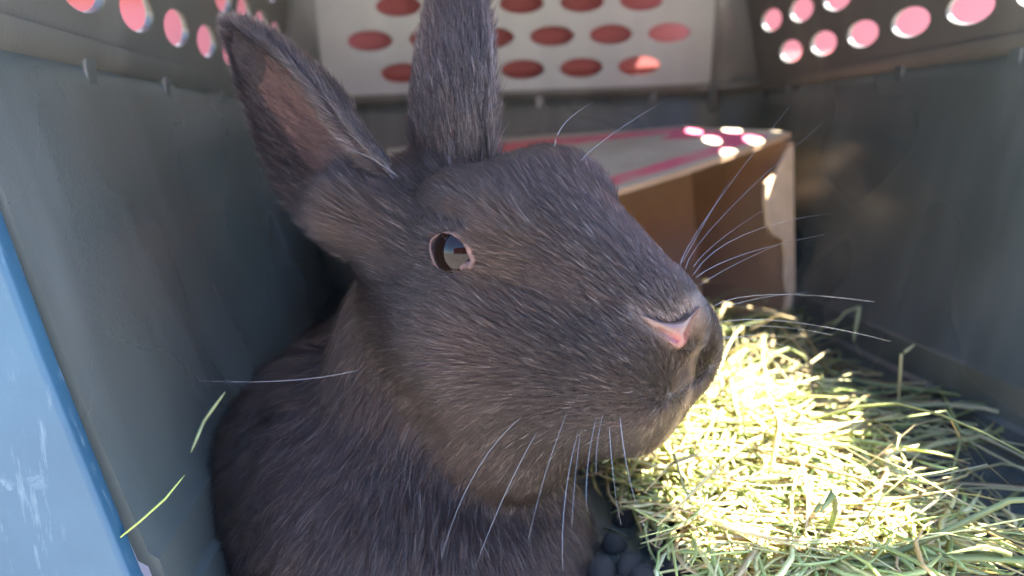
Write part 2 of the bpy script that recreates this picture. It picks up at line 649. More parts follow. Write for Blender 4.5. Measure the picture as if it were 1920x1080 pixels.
# ------------------------------------------------------------------ rabbit: one continuous body from a smooth distance field
hd = cw(0.715, -0.56, -0.415)
ld = cw(0.67, 0.66, 0.30)
hd /= np.linalg.norm(hd)
ld = ld - hd * (ld @ hd); ld /= np.linalg.norm(ld)
ud = np.cross(hd, ld)
if ud[2] < 0: ud = -ud
NEAR_EYE = P(845, 472, 0.1765)
MID = NEAR_EYE + ld * 0.0215
HB = np.stack([hd, ld, ud])            # rows


def H(x, y, z):                        # head-local centimetres -> world
    return MID + (np.array([x, y, z]) * 0.01) @ HB


RES = 0.0016
lo = np.array([-0.125, 0.09, ZFL - 0.004]); hi = np.array([0.105, 0.45, EYE + 0.055])
nx, ny, nz_ = [int(math.ceil(q)) + 1 for q in (hi - lo) / RES]
gx = (lo[0] + RES * np.arange(nx)).astype(np.float32)
gy = (lo[1] + RES * np.arange(ny)).astype(np.float32)
gz = (lo[2] + RES * np.arange(nz_)).astype(np.float32)
GX, GY, GZ = np.meshgrid(gx, gy, gz, indexing='ij')
WPT = np.stack([GX, GY, GZ], -1).reshape(-1, 3)
HPT = ((WPT - MID.astype(np.float32)) @ HB.T.astype(np.float32)) * 100.0        # head-local cm
WCM = WPT * 100.0


def sd_ell(p, c, r):
    q = p - np.array(c, np.float32)
    r = np.array(r, np.float32)
    k0 = np.sqrt(((q / r) ** 2).sum(1)) + 1e-6
    k1 = np.sqrt(((q / (r * r)) ** 2).sum(1)) + 1e-6
    return k0 * (k0 - 1) / k1


def sd_cone(p, a, b, ra, rb):
    a = np.array(a, np.float32); b = np.array(b, np.float32)
    ab = b - a
    t = np.clip(((p - a) @ ab) / (ab @ ab), 0, 1)
    d = np.sqrt(((p - a - t[:, None] * ab) ** 2).sum(1))
    return d - (ra + (rb - ra) * t)


def smin(a, b, k):
    h = np.clip(0.5 + 0.5 * (b - a) / k, 0, 1)
    return b * (1 - h) + a * h - k * h * (1 - h)


def smax(a, b, k):
    return -smin(-a, -b, k)


def head_field(p):
    d = sd_ell(p, (-1.4, 0, -1.05), (2.9, 2.3, 1.95))                             # cranium
    for s in (-1, 1):
        d = smin(d, sd_ell(p, (0.05, 1.40 * s, 0.50), (1.5, 0.85, 1.05)), 0.6)     # brows
    d = smin(d, sd_cone(p, (0.5, 0, 0.02), (3.95, 0, -0.38), 1.78, 1.10), 0.6)     # nose bridge
    d = smin(d, sd_ell(p, (3.4, 0, -1.7), (1.95, 1.8, 1.95)), 0.5)                 # muzzle
    for s in (-1, 1):
        d = smin(d, sd_ell(p, (4.10, 0.88 * s, -1.5), (1.28, 1.0, 1.42)), 0.32)   # whisker pads
        d = smin(d, sd_ell(p, (0.2, 1.45 * s, -2.5), (2.7, 1.65, 2.4)), 0.7)       # cheeks
        d = smin(d, sd_ell(p, (2.3, 1.05 * s, -2.5), (1.9, 1.2, 2.0)), 0.7)
        d = smin(d, sd_ell(p, (1.2, 1.1 * s, -4.6), (2.1, 1.6, 1.7)), 0.8)         # jowls
    d = smin(d, sd_ell(p, (4.66, 0, -0.40), (0.55, 0.70, 0.50)), 0.35)              # nose
    d = smin(d, sd_cone(p, (0.6, 0, -4.7), (4.1, 0, -3.1), 1.9, 0.9), 0.6)       # chin and jaw
    d = smin(d, sd_ell(p, (4.0, 0, -2.45), (1.0, 1.1, 0.85)), 0.5)                  # lips
    # ear roots
    d = smin(d, sd_cone(p, (-2.0, -1.2, -0.9), (-3.3, -2.2, -0.4), 1.4, 0.85), 0.7)
    d = smin(d, sd_cone(p, (-1.8, 0.7, -1.0), (-2.6, 0.8, -0.2), 1.3, 0.8), 0.6)
    for s in (-1, 1):                                                              # fold above the eye
        d = smax(d, -sd_cone(p, (-0.9, 2.28 * s, 0.72), (0.35, 2.25 * s, 0.88), 0.26, 0.22), 0.30)
    return d


def body_field(p):
    cm = lambda px, py, dd: P(px, py, dd) * 100.0
    nape = H(-2.0, 0, -2.2) * 100
    d = sd_cone(p, nape, cm(800, 1010, 0.228), 2.2, 3.5)
    d = smin(d, sd_ell(p, cm(808, 1090, 0.222), (4.2, 4.0, 4.9)), 1.2)
    d = smin(d, sd_ell(p, (-2.3, 23.6, 100 * EYE - 11.2), (4.7, 4.8, 5.0)), 1.2)
    d = smin(d, sd_ell(p, (-1.8, 30.0, 100 * EYE - 11.5), (4.8, 6.5, 4.9)), 1.2)
    # forelegs
    zf = (ZFL + 0.008) * 100
    for sx in (-1, 1):
        c = cm(800, 1080, 0.220) + ld * 100 * 0.016 * sx
        top = c + np.array([0, 0.5, 1.0]); bot = np.array([c[0] + 0.6, c[1] - 0.5, zf])
        d = smin(d, sd_cone(p, top, bot, 1.5, 0.9), 0.8)
        d = smin(d, sd_cone(p, bot, bot + np.array([0.9, -1.2, 0.0]), 0.9, 0.8), 0.5)
    return d


field = smin(head_field(HPT), body_field(WCM), 0.8)
field = np.maximum(field, (ZFL + 0.0015) * 100 - WCM[:, 2])
FLD = field.reshape(nx, ny, nz_)


def surface_nets(F, org, h):
    ins = F < 0
    sh = tuple(s - 1 for s in F.shape)
    acc = np.zeros(sh + (3,), np.float32); cnt = np.zeros(sh, np.float32)
    cs = [(i, j, k) for i in (0, 1) for j in (0, 1) for k in (0, 1)]
    sub = lambda A, c: A[c[0]:c[0] + sh[0], c[1]:c[1] + sh[1], c[2]:c[2] + sh[2]]
    for c in cs:
        for ax in range(3):
            if c[ax] == 0:
                e = list(c); e[ax] = 1
                a, b = sub(F, c), sub(F, e)
                m = (a < 0) != (b < 0)
                t = np.where(m, a / np.where(m, a - b, 1), 0)
                for q in range(3):
                    acc[..., q] += np.where(m, c[q] + (t if q == ax else 0), 0)
                cnt += m
    act = cnt > 0
    idx = -np.ones(sh, np.int64)
    ii = np.argwhere(act)
    idx[act] = np.arange(len(ii))
    v = org + h * (ii + acc[act] / cnt[act][:, None])
    faces = []
    for ax in range(3):
        o1, o2 = [(1, 2), (2, 0), (0, 1)][ax]
        a = np.take(ins, range(F.shape[ax] - 1), ax); b = np.take(ins, range(1, F.shape[ax]), ax)
        ch = np.argwhere(a != b)
        ok = (ch[:, o1] > 0) & (ch[:, o2] > 0) & (ch[:, o1] < sh[o1]) & (ch[:, o2] < sh[o2])
        ch = ch[ok]
        fl = a[tuple(ch.T)]
        def cell(d1, d2):
            c = ch.copy(); c[:, o1] -= d1; c[:, o2] -= d2
            return idx[tuple(c.T)]
        q = np.stack([cell(1, 1), cell(0, 1), cell(0, 0), cell(1, 0)], 1)
        q[~fl] = q[~fl][:, ::-1]
        faces.append(q)
    return v, np.concatenate(faces)


bv, bf = surface_nets(FLD, lo, RES)
del GX, GY, GZ, WPT, HPT, WCM, field

rabbit = empty('rabbit', (float(MID[0]) - 0.02, float(MID[1]) + 0.07, ZFL))
tag(rabbit, 'dark grey brown rabbit with upright ears sitting in the carrier facing right', 'rabbit')
mat_body = simple('rabbit_skin', (0.022, 0.016, 0.014), 0.8, 0.3, 200, 0.3)
body = mesh_obj('body', bv, bf, mat_body, rabbit)
sm = body.data
bvh = BVHTree.FromPolygons([Vector(v) for v in bv], [tuple(int(i) for i in q) for q in bf])


def hit(px, py, default=0.18):
    loc, nor, _, dist = bvh.ray_cast(Vector(CAM), Vector(ray_dir(px, py)))
    if loc is None:
        return P(px, py, default), -ray_dir(px, py)
    return np.array(loc), np.array(nor)


# ---- eye (the near one, and its twin on the far side)
def eye_material():
    m = Mat('eye')
    m.b.inputs['Base Color'].default_value = (0.0045, 0.0022, 0.0016, 1)
    m.b.inputs['Roughness'].default_value = 0.03
    m.b.inputs['IOR'].default_value = 1.24
    m.b.inputs['Coat Weight'].default_value = 0.0
    m.b.inputs['Coat Roughness'].default_value = 0.02
    return m.m


mat_eye = eye_material()


def uv_sphere(c, r, nu=32, nv=20):
    v = [(0, 0, 1)]
    for j in range(1, nv):
        for i in range(nu):
            th = math.pi * j / nv; ph = 2 * math.pi * i / nu
            v.append((math.sin(th) * math.cos(ph), math.sin(th) * math.sin(ph), math.cos(th)))
    v.append((0, 0, -1))
    f = [(0, 1 + i, 1 + (i + 1) % nu) for i in range(nu)]
    for j in range(nv - 2):
        for i in range(nu):
            a = 1 + j * nu
            f.append((a + i, a + nu + i, a + nu + (i + 1) % nu, a + (i + 1) % nu))
    k = len(v) - 1
    f += [(k, 1 + (nv - 2) * nu + (i + 1) % nu, 1 + (nv - 2) * nu + i) for i in range(nu)]
    return [np.array(c) + r * np.array(q) for q in v], f


EYE_R = 0.0074
# almond opening, photo offsets (right, up) in px about (845,472)
lid_px = [(-33, 6), (-33, 18), (-26, 27), (-12, 31), (4, 30), (18, 23), (28, 11), (35, -4), (41, -16),
          (30, -19), (16, -24), (0, -30), (-12, -33), (-21, -26), (-28, -14)]
th_px = [3.5, 2.5, 2.5, 4, 6, 7, 7.5, 8.5, 10, 10, 7, 4.5, 3.5, 4, 5]


def smooth_closed(a, n):
    a = np.array(a, float); m = len(a); out = []
    for k in range(n):
        t = k * m / n; i = int(t); u = t - i
        p0, p1, p2, p3 = a[(i - 1) % m], a[i % m], a[(i + 1) % m], a[(i + 2) % m]
        out.append(0.5 * (2 * p1 + (p2 - p0) * u + (2 * p0 - 5 * p1 + 4 * p2 - p3) * u * u + (3 * p1 - p0 - 3 * p2 + p3) * u ** 3))
    return np.array(out)


ring_px = smooth_closed(lid_px, 48)
ring_hit = [hit(845 + q[0], 472 - q[1]) for q in ring_px]
EYE_N = np.mean([q[1] for q in ring_hit], 0)
EYE_N /= np.linalg.norm(EYE_N)
ring_c = np.mean([q[0] for q in ring_hit], 0)
ring_p = [p - EYE_N * ((p - ring_c) @ EYE_N) * 0.35 for p, n in ring_hit]
EYE_C = ring_c - EYE_N * 0.0050


def lid_ring():
    tk = smooth_closed(np.array(th_px)[:, None], 48)[:, 0]
    v, f = [], []
    n = len(ring_p); m = 8
    for k in range(n):
        c = ring_p[k]
        tan = ring_p[(k + 1) % n] - ring_p[k - 1]; tan /= np.linalg.norm(tan)
        sd = np.cross(tan, EYE_N); sd /= np.linalg.norm(sd)
        if sd @ (c - ring_c) < 0: sd = -sd
        nr = np.cross(sd, tan)
        if nr @ EYE_N < 0: nr = -nr
        r = tk[k] / FPX * 0.177 * 0.85 * (1 + 0.14 * math.sin(k * 1.9) + 0.10 * math.sin(k * 3.7 + 1))
        for j in range(m):
            a = 2 * math.pi * j / m
            v.append(c + sd * (r * 0.8 + r * math.cos(a)) + nr * (0.75 * r * math.sin(a) + 0.0003))
    for k in range(n):
        for j in range(m):
            a, b = k * m + j, k * m + (j + 1) % m
            a2, b2 = ((k + 1) % n) * m + j, ((k + 1) % n) * m + (j + 1) % m
            f.append((a, b, b2, a2))
    return v, f


def mirror_pts(v):
    return [np.array(q) - 2 * ld * ((np.array(q) - MID) @ ld) for q in v]


v, f = uv_sphere(EYE_C, EYE_R)
mesh_obj('eye', v, f, mat_eye, rabbit)
mesh_obj('eye', mirror_pts(v), [q[::-1] for q in f], mat_eye, rabbit)
v, f = lid_ring()
mesh_obj('eyelid', v, f, mat_skin, rabbit)
mesh_obj('eyelid', mirror_pts(v), [q[::-1] for q in f], mat_skin, rabbit)

# ---- nose
nose_px = np.array([(1198, 590), (1222, 599), (1245, 604), (1265, 604), (1288, 594), (1310, 572), (1304, 604), (1292, 630),
                    (1272, 653), (1258, 648), (1238, 632), (1216, 610)], float)
mn = Mat('nose_skin')
at_ = mn.n('ShaderNodeAttribute', attribute_name='redness')
mn.l(mn.mix(at_.outputs['Fac'], mn.ramp(mn.noise(500, 4), [(0.3, (0.048, 0.022, 0.0175)), (0.7, (0.068, 0.035, 0.028))]), (0.12, 0.013, 0.011)), mn.b.inputs['Base Color'])
mn.b.inputs['Roughness'].default_value = 0.38
mn.b.inputs['Subsurface Weight'].default_value = 0.15
mn.b.inputs['Subsurface Radius'].default_value = (0.003, 0.001, 0.0007)
mn.bump(mn.noise(1500, 3), 0.3, 0.0003)
ring0 = smooth_closed(nose_px, 48)
cen = np.array((1262.0, 620.0))
facs = [1.08, 1.0, 0.86, 0.7, 0.52, 0.34, 0.16]
v, f, red = [], [], []
nside = len(ring0)


def seg_dist(p, a, b):
    a, b = np.array(a, float), np.array(b, float)
    t = np.clip(((p - a) @ (b - a)) / ((b - a) @ (b - a)), 0, 1)
    return np.linalg.norm(p - a - t * (b - a))


def nose_pt(q, fac):
    p, n = hit(q[0], q[1])
    lift = [0.0, 0.0005, 0.0010, 0.0013, 0.0014, 0.0014, 0.0014, 0.0014][fac]
    dslit = min(seg_dist(q, (1232, 618), (1262, 634)), seg_dist(q, (1300, 598), (1284, 628)))
    lift -= 0.0011 * math.exp(-(dslit / 6.0) ** 2)
    r = math.exp(-(dslit / 6.0) ** 2) * 0.45 + 0.8 * math.exp(-(np.linalg.norm(q - (1266, 634)) / 13) ** 2)
    return p + n * lift, min(1.0, r)


for k, fc in enumerate(facs):
    for q in ring0:
        p, r = nose_pt(cen + (q - cen) * fc, k)
        if k == 0:
            p = p - hit(*q)[1] * 0.0006
        v.append(p); red.append(r)
p, r = nose_pt(cen, 7)
v.append(p); red.append(r)
for k in range(len(facs) - 1):
    for i in range(nside):
        a, b = k * nside + i, k * nside + (i + 1) % nside
        f.append((a, b, b + nside, a + nside))
for i in range(nside):
    a = (len(facs) - 1) * nside
    f.append((a + i, a + (i + 1) % nside, len(v) - 1))
nose = mesh_obj('nose', v, f, mn.m, rabbit)
ra = nose.data.attributes.new('redness', 'FLOAT', 'POINT')
ra.data.foreach_set('value', red)

# ---- ears: a curled leaf-shaped sheet with thickness


def bez(pts, t):
    pts = [np.array(p) for p in pts]
    if len(pts) == 3:
        return (1 - t) ** 2 * pts[0] + 2 * t * (1 - t) * pts[1] + t * t * pts[2]
    return (1 - t) ** 3 * pts[0] + 3 * t * (1 - t) ** 2 * pts[1] + 3 * t * t * (1 - t) * pts[2] + t ** 3 * pts[3]


class Ear:
    def __init__(self, ctrl, open0, open1, wmax, ang0, ang1, base=0.62, peak=0.42):
        self.base, self.peak = base, peak
        self.c, self.o0, self.o1, self.w, self.a0, self.a1 = ctrl, np.array(open0), np.array(open1), wmax, ang0, ang1

    def frame(self, t):
        e = 1e-3
        ax = bez(self.c, min(t + e, 1)) - bez(self.c, max(t - e, 0))
        ax /= np.linalg.norm(ax)
        o = self.o0 * (1 - t) + self.o1 * t
        o = o - ax * (o @ ax)
        o /= np.linalg.norm(o)
        return ax, o, np.cross(ax, o)

    def width(self, t):
        return self.w * (self.base + (1 - self.base) * min(1, t / self.peak) ** 0.8) * max(0.03, (1 - max(0, (t - self.peak) / (1 - self.peak)) ** 1.9)) ** 0.75

    def pt(self, t, s, side):
        ax, o, b = self.frame(t)
        A = self.a0 * (1 - t) + self.a1 * t
        R = self.width(t) / math.sin(min(A, math.pi / 2))
        phi = s * A
        rad = b * math.sin(phi) - o * math.cos(phi)
        c = bez(self.c, t) + o * R * math.cos(A) * 0.6
        th = 0.0013 * (1 - abs(s) ** 6) * (1 if t < 0.9 else max(0.1, (1 - t) / 0.1)) + 0.0002
        return c + rad * (R + side * th), rad * side, ax

    def mesh(self, name, mat, nt=36, ns=24):
        v, f = [], []
        for side in (1, -1):
            for j in range(nt + 1):
                for i in range(ns + 1):
                    v.append(self.pt(j / nt, -1 + 2 * i / ns, side)[0])
        k = (nt + 1) * (ns + 1)
        for j in range(nt):
            for i in range(ns):
                a = j * (ns + 1) + i
                f.append((a, a + 1, a + ns + 2, a + ns + 1))
                f.append((k + a + ns + 1, k + a + ns + 2, k + a + 1, k + a))
            a = j * (ns + 1)
            f.append((a + ns + 1, k + a + ns + 1, k + a, a))
            a += ns
            f.append((a, k + a, k + a + ns + 1, a + ns + 1))
        a = nt * (ns + 1)
        for i in range(ns):
            f.append((a + i + 1, k + a + i + 1, k + a + i, a + i))
        o = mesh_obj(name, v, f, mat_body, rabbit)
        o.data.materials.append(mat)
        for pl in o.data.polygons:                 # bare skin only inside the shell
            q = [i - k for i in pl.vertices]
            if min(q) >= 0:
                sv = -1 + 2 * (sum(i % (ns + 1) for i in q) / len(q)) / ns
                tt = (sum(i // (ns + 1) for i in q) / len(q)) / nt
                if abs(sv) < 0.62 and tt < 0.86:
                    pl.material_index = 1
        return o


mat_ear = simple('ear_skin', (0.080, 0.045, 0.037), 0.6, 0.2, 120, 0.2)
near_ear = Ear([P(710, 440, 0.198), P(482, 345, 0.198), P(424, 62, 0.222)], cw(-0.83, -0.50, -0.24), cw(-0.83, -0.48, -0.2), 0.0238, 1.02, 0.88, 0.68)
far_ear = Ear([P(906, 362, 0.212), P(914, 130, 0.212), P(876, -100, 0.232)], cw(0.86, 0.34, 0), cw(0.86, 0.34, 0), 0.0208, 1.10, 1.05, 0.95, 0.20)
near_ear_o = near_ear.mesh('ear', mat_ear)
far_ear_o = far_ear.mesh('ear', mat_ear)

# ------------------------------------------------------------------ fur


def fur_material(name, rough=0.34):
    m = bpy.data.materials.new(name)
    m.use_nodes = True
    t = m.node_tree
    t.nodes.clear()
    out = t.nodes.new('ShaderNodeOutputMaterial')
    hb = t.nodes.new('ShaderNodeBsdfHairPrincipled')
    hb.model = 'CHIANG'
    hb.parametrization = 'COLOR'
    hb.inputs['Roughness'].default_value = rough
    hb.inputs['Radial Roughness'].default_value = 0.5
    hb.inputs['IOR'].default_value = 1.30
    hb.inputs['Random Roughness'].default_value = 0.2
    at = t.nodes.new('ShaderNodeAttribute')
    at.attribute_name = 'hcol'
    hi_ = t.nodes.new('ShaderNodeHairInfo')
    rp = t.nodes.new('ShaderNodeValToRGB')
    e = rp.color_ramp.elements
    e[0].position = 0.0; e[0].color = (0.55, 0.5, 0.5, 1)
    e[1].position = 0.7; e[1].color = (1, 1, 1, 1)
    t.links.new(hi_.outputs['Intercept'], rp.inputs[0])
    mx = t.nodes.new('ShaderNodeMix')
    mx.data_type = 'RGBA'; mx.blend_type = 'MULTIPLY'
    mx.inputs[0].default_value = 1.0
    t.links.new(at.outputs['Color'], mx.inputs[6])
    t.links.new(rp.outputs[0], mx.inputs[7])
    t.links.new(mx.outputs[2], hb.inputs['Color'])
    t.links.new(hb.outputs[0], out.inputs[0])
    return m


mat_fur = fur_material('fur')


def unit(a):
    return a / (np.linalg.norm(a, axis=-1, keepdims=True) + 1e-12)


def add_fur(name, roots, nrm, dirs, length, lift, col, parent, rad=5.2e-5, npt=5, clump=0.45, clump_n=22, jitter=0.12):
    N = len(roots)
    dirs = unit(dirs - nrm * (dirs * nrm).sum(1, keepdims=True))
    dirs = unit(dirs + RNG.normal(0, jitter, dirs.shape))
    pts = np.empty((N, npt, 3))
    p = roots.copy()
    pts[:, 0] = p - nrm * 0.0004
    for k in range(1, npt):
        u = (k - 0.5) / (npt - 1)
        lf = (lift * (1.25 - 1.15 * u))[:, None]
        dd = unit(dirs * np.cos(lf) + nrm * np.sin(lf))
        p = p + dd * (length / (npt - 1))[:, None]
        pts[:, k] = p
    if clump > 0:
        nc = max(1, N // clump_n)
        ci = RNG.choice(N, nc, replace=False)
        kd = KDTree(nc)
        for i, c in enumerate(ci):
            kd.insert(roots[c], i)
        kd.balance()
        near = np.array([kd.find(r)[1] for r in roots])
        cpts = pts[ci[near]]
        ok = (nrm * nrm[ci[near]]).sum(1) > 0.3
        amt = clump * RNG.uniform(0.3, 1.3, N) * ok
        for k in range(1, npt):
            u = k / (npt - 1)
            a = (amt * u ** 1.4)[:, None]
            pts[:, k] = pts[:, k] * (1 - a) + cpts[:, k] * a
    hc = bpy.data.hair_curves.new(name)
    hc.add_curves([npt] * N)
    hc.attributes['position'].data.foreach_set('vector', pts.astype(np.float32).ravel())
    r = hc.attributes.get('radius') or hc.attributes.new('radius', 'FLOAT', 'POINT')
    prof = np.array([1.0, 0.95, 0.8, 0.55, 0.15]) if npt == 5 else np.linspace(1, 0.15, npt)
    rr = (prof[None, :] * (rad * RNG.uniform(0.7, 1.3, N))[:, None]).astype(np.float32)
    r.data.foreach_set('value', rr.ravel())
    ca = hc.attributes.new('hcol', 'FLOAT_COLOR', 'CURVE')
    c4 = np.ones((N, 4), np.float32)
    c4[:, :3] = col
    ca.data.foreach_set('color', c4.ravel())
    hc.materials.append(mat_fur)
    o = bpy.data.objects.new(name, hc)
    link(o, parent)
    o.matrix_parent_inverse = Matrix.Translation(rabbit.location).inverted() if parent is rabbit else Matrix.Identity(4)
    tag(o, kind='stuff')
    return o


def base_color(N, light=0.07):
    c = np.array([0.0180, 0.0112, 0.0094])[None] * RNG.uniform(0.3, 1.7, (N, 1))
    lt = RNG.random(N) < light
    c[lt] = np.array([0.20, 0.142, 0.122]) * RNG.uniform(0.6, 1.4, (lt.sum(), 1))
    return c


def in_poly(q, poly):
    x, y = q[:, 0], q[:, 1]
    ins = np.zeros(len(q), bool)
    n = len(poly)
    for i in range(n):
        x0, y0 = poly[i]; x1, y1 = poly[(i + 1) % n]
        if y0 == y1: continue
        c = ((y0 > y) != (y1 > y)) & (x < (x1 - x0) * (y - y0) / (y1 - y0) + x0)
        ins ^= c
    return ins


def smooth01(x, a, b):
    t = np.clip((x - a) / (b - a), 0, 1)
    return t * t * (3 - 2 * t)


if FUR:
    # vertex normals of the body
    fn = np.cross(bv[bf[:, 2]] - bv[bf[:, 0]], bv[bf[:, 3]] - bv[bf[:, 1]])
    area = 0.5 * np.linalg.norm(fn, axis=1)
    vn = np.zeros_like(bv)
    for k in range(4):
        np.add.at(vn, bf[:, k], fn)
    vn = unit(vn)
    fc = bv[bf].mean(1)
    hl = ((fc - MID) @ HB.T) * 100
    hf = head_field(hl.astype(np.float32)); bo = body_field((fc * 100).astype(np.float32))
    wb = smooth01(hf - bo, -0.4, 0.6)              # 0 head, 1 body
    back = smooth01(fc[:, 1], 0.27, 0.33)
    wt = area * (1.0 * (1 - wb) + 0.62 * wb) * (1 - 0.6 * back)
    wt[fc[:, 2] < ZFL + 0.004] = 0
    N = 470000
    fi = RNG.choice(len(bf), N, p=wt / wt.sum())
    a, b = RNG.random((N, 1)), RNG.random((N, 1))
    Q = bf[fi]
    bil = lambda A: (A[Q[:, 0]] * (1 - a) + A[Q[:, 1]] * a) * (1 - b) + (A[Q[:, 3]] * (1 - a) + A[Q[:, 2]] * a) * b
    R_ = bil(bv); Nn = unit(bil(vn))
    wb = wb[fi]
    hl = ((R_ - MID) @ HB.T) * 100
    X, Y, Zz = hl.T
    # keep the eyes and the nose free of fur
    px = project(R_)
    lid = smooth_closed(lid_px, 48); lid = np.stack([845 + lid[:, 0] * 1.04, 472 - lid[:, 1] * 1.04], 1)
    facing = (Nn * (CAM - R_)).sum(1) > 0
    bad = in_poly(px, lid) & facing
    nz_poly = cen + (ring0 - cen) * 0.68
    bad |= in_poly(px, nz_poly) & facing & (X > 3)
    mc = EYE_C - 2 * ld * ((EYE_C - MID) @ ld)
    bad |= (np.linalg.norm(R_ - (mc + (EYE_N - 2 * ld * (EYE_N @ ld)) * EYE_R), axis=1) < 0.0058)
    # direction
    down = smooth01(-Zz, 0.3, 4.5)
    dh = np.stack([-1.0 + 0.45 * down, 0 * X, -0.95 * down + 0.10 * (1 - down)], 1)
    er = np.stack([X - 0.05, 0 * X, Zz - 0.05], 1)
    el = np.linalg.norm(er, axis=1)
    dh += er / (el[:, None] + 0.05) * (0.9 * np.exp(-(el / 0.75) ** 2))[:, None]
    dh = dh @ HB
    db = np.array([[-0.12, 0.10, -1.0]]) + 0.25 * Nn * np.array([[1, 1, 0]]) + 0.35 * back[fi][:, None] * np.array([[-0.5, 1.0, 0.3]])
    D = unit(dh) * (1 - wb[:, None]) + unit(db) * wb[:, None]
    front = smooth01(X, 2.2, 4.6)
    Lh = 0.0056 * (1 - front) + 0.0026 * front
    Lh = Lh * (0.55 + 0.45 * smooth01(el, 0.5, 1.5))
    crest = smooth01(-X, 0.9, 2.2) * smooth01(Zz, -1.2, -0.2)
    Lh = Lh * (1 + 0.7 * crest)
    Lb = 0.0115
    LL = (Lh * (1 - wb) + Lb * wb) * RNG.uniform(0.7, 1.25, N)
    lift = (0.42 * (1 - wb) + 0.50 * wb + 0.30 * crest) * RNG.uniform(0.6, 1.3, N)
    col = base_color(N)
    col *= (1 - 0.70 * wb * np.maximum(smooth01(px[:, 2], 0.205, 0.265), smooth01(-R_[:, 0], 0.030, 0.055)))[:, None]      # body hair darker with depth and towards the left side
    col *= (1 - 0.45 * (1 - wb) * smooth01(X, 1.6, 3.4) * smooth01(-Zz, 0.1, 0.8))[:, None]   # darker muzzle
    # tan hair round the nostril rim, philtrum and eyelids
    tan_w = np.exp(-((Y) / 0.16) ** 2) * smooth01(X, 4.3, 4.9) * (Zz < -0.7)
    rim = np.zeros(N)
    nd = np.min(np.stack([np.hypot(px[:, 0] - q[0], px[:, 1] - q[1]) for q in ring0[::2]]), 0)
    rim = np.exp(-(nd / 12.0) ** 2) * (X > 3) * facing
    tw = np.clip(np.maximum(0.45 * tan_w, 0.8 * rim), 0, 1)[:, None]
    col = col * (1 - tw) + tw * np.array([[0.12, 0.08, 0.065]])
    fleck = (RNG.random(N) < 0.006 * smooth01(X, 2.0, 3.2)) & (wb < 0.3)
    col[fleck] = (0.45, 0.42, 0.40)
    lf0 = lift[:, None]
    Dt = unit(D - Nn * (D * Nn).sum(1, keepdims=True))
    for u in (0.5, 0.8, 1.05):
        tip = R_ + (Dt * np.cos(lf0 * 0.6) + Nn * np.sin(lf0 * 0.6)) * (LL * u)[:, None]
        bad |= in_poly(project(tip), lid) & facing & (el < 1.8)
        bad |= in_poly(project(tip), cen + (ring0 - cen) * 0.55) & facing & (X > 3)
    keep = ~bad
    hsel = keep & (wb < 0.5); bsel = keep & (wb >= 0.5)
    add_fur('face_fur', R_[hsel], Nn[hsel], D[hsel], LL[hsel], lift[hsel], col[hsel], body, clump=0.38, clump_n=10, jitter=0.10)
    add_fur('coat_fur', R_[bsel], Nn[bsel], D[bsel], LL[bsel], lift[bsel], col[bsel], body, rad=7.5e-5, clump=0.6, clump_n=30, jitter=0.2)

    def ear_fur(ear, n_out, n_in, parent):
        for side, n in ((1, n_out), (-1, n_in)):
            t = RNG.random(n) ** 0.9 * 0.995
            sv = RNG.uniform(-1, 1, n)
            edge = RNG.random(n) < 0.18
            sv[edge] = np.sign(sv[edge]) * RNG.uniform(0.95, 1.0, edge.sum())
            r = np.empty((n, 3)); nn = np.empty((n, 3)); dd = np.empty((n, 3))
            for i in range(n):
                r[i], nn[i], dd[i] = ear.pt(t[i], sv[i], side)
            c = base_color(n, 0.2)
            if side < 0:
                keep = (RNG.random(n) < 0.58 + 0.42 * smooth01(np.abs(sv) + RNG.normal(0, 0.08, n), 0.30, 0.75)) | (t > 0.86) | (t < 0.14)
                r, nn, dd, c, sv, t = r[keep], nn[keep], dd[keep], c[keep], sv[keep], t[keep]
                mid = np.abs(sv) < 0.42 + RNG.normal(0, 0.16, len(sv))
                c[mid] = np.array([0.12, 0.082, 0.07]) * RNG.uniform(0.5, 1.3, (mid.sum(), 1))
                dd = dd + 0.5 * np.sign(sv)[:, None] * np.cross(dd, nn) * 0.6
            m_ = len(r)
            add_fur('ear_fur', r, nn, dd, RNG.uniform(0.7, 1.3, m_) * (0.0052 if side > 0 else 0.0060), RNG.uniform(0.15, 0.45, m_), c, parent, rad=6e-5, clump=0.4, clump_n=14, jitter=0.15)

    ear_fur(near_ear, 34000, 22000, near_ear_o)
    ear_fur(far_ear, 34000, 9000, far_ear_o)

# ------------------------------------------------------------------ whiskers
mw = Mat('whisker')
mw.b.inputs['Base Color'].default_value = (0.19, 0.20, 0.22, 1)
mw.b.inputs['Roughness'].default_value = 0.25
mat_whisker = mw.m


def tube(name, pts, r0, r1, mat, parent, sides=3, flat=1.0):
    pts = np.array(pts)
    v, f = [], []
    n = len(pts)
    for k in range(n):
        t = pts[min(k + 1, n - 1)] - pts[max(k - 1, 0)]
        t /= np.linalg.norm(t)
        ref = np.array([0.2, 0.3, 0.93]) if abs(t[2]) < 0.9 else np.array([1.0, 0.1, 0])
        s = np.cross(t, ref); s /= np.linalg.norm(s)
        q = np.cross(s, t)
        r = r0 + (r1 - r0) * (k / (n - 1)) ** 1.3
        for j in range(sides):
            a = 2 * math.pi * j / sides
            v.append(pts[k] + r * (s * math.cos(a) + q * math.sin(a) * flat))
    for k in range(n - 1):
        for j in range(sides):
            a, b = k * sides + j, k * sides + (j + 1) % sides
            f.append((a, b, b + sides, a + sides))
    f.append(tuple(range(sides))[::-1])
    f.append(tuple(range((n - 1) * sides, n * sides)))
    return mesh_obj(name, v, f, mat, parent)


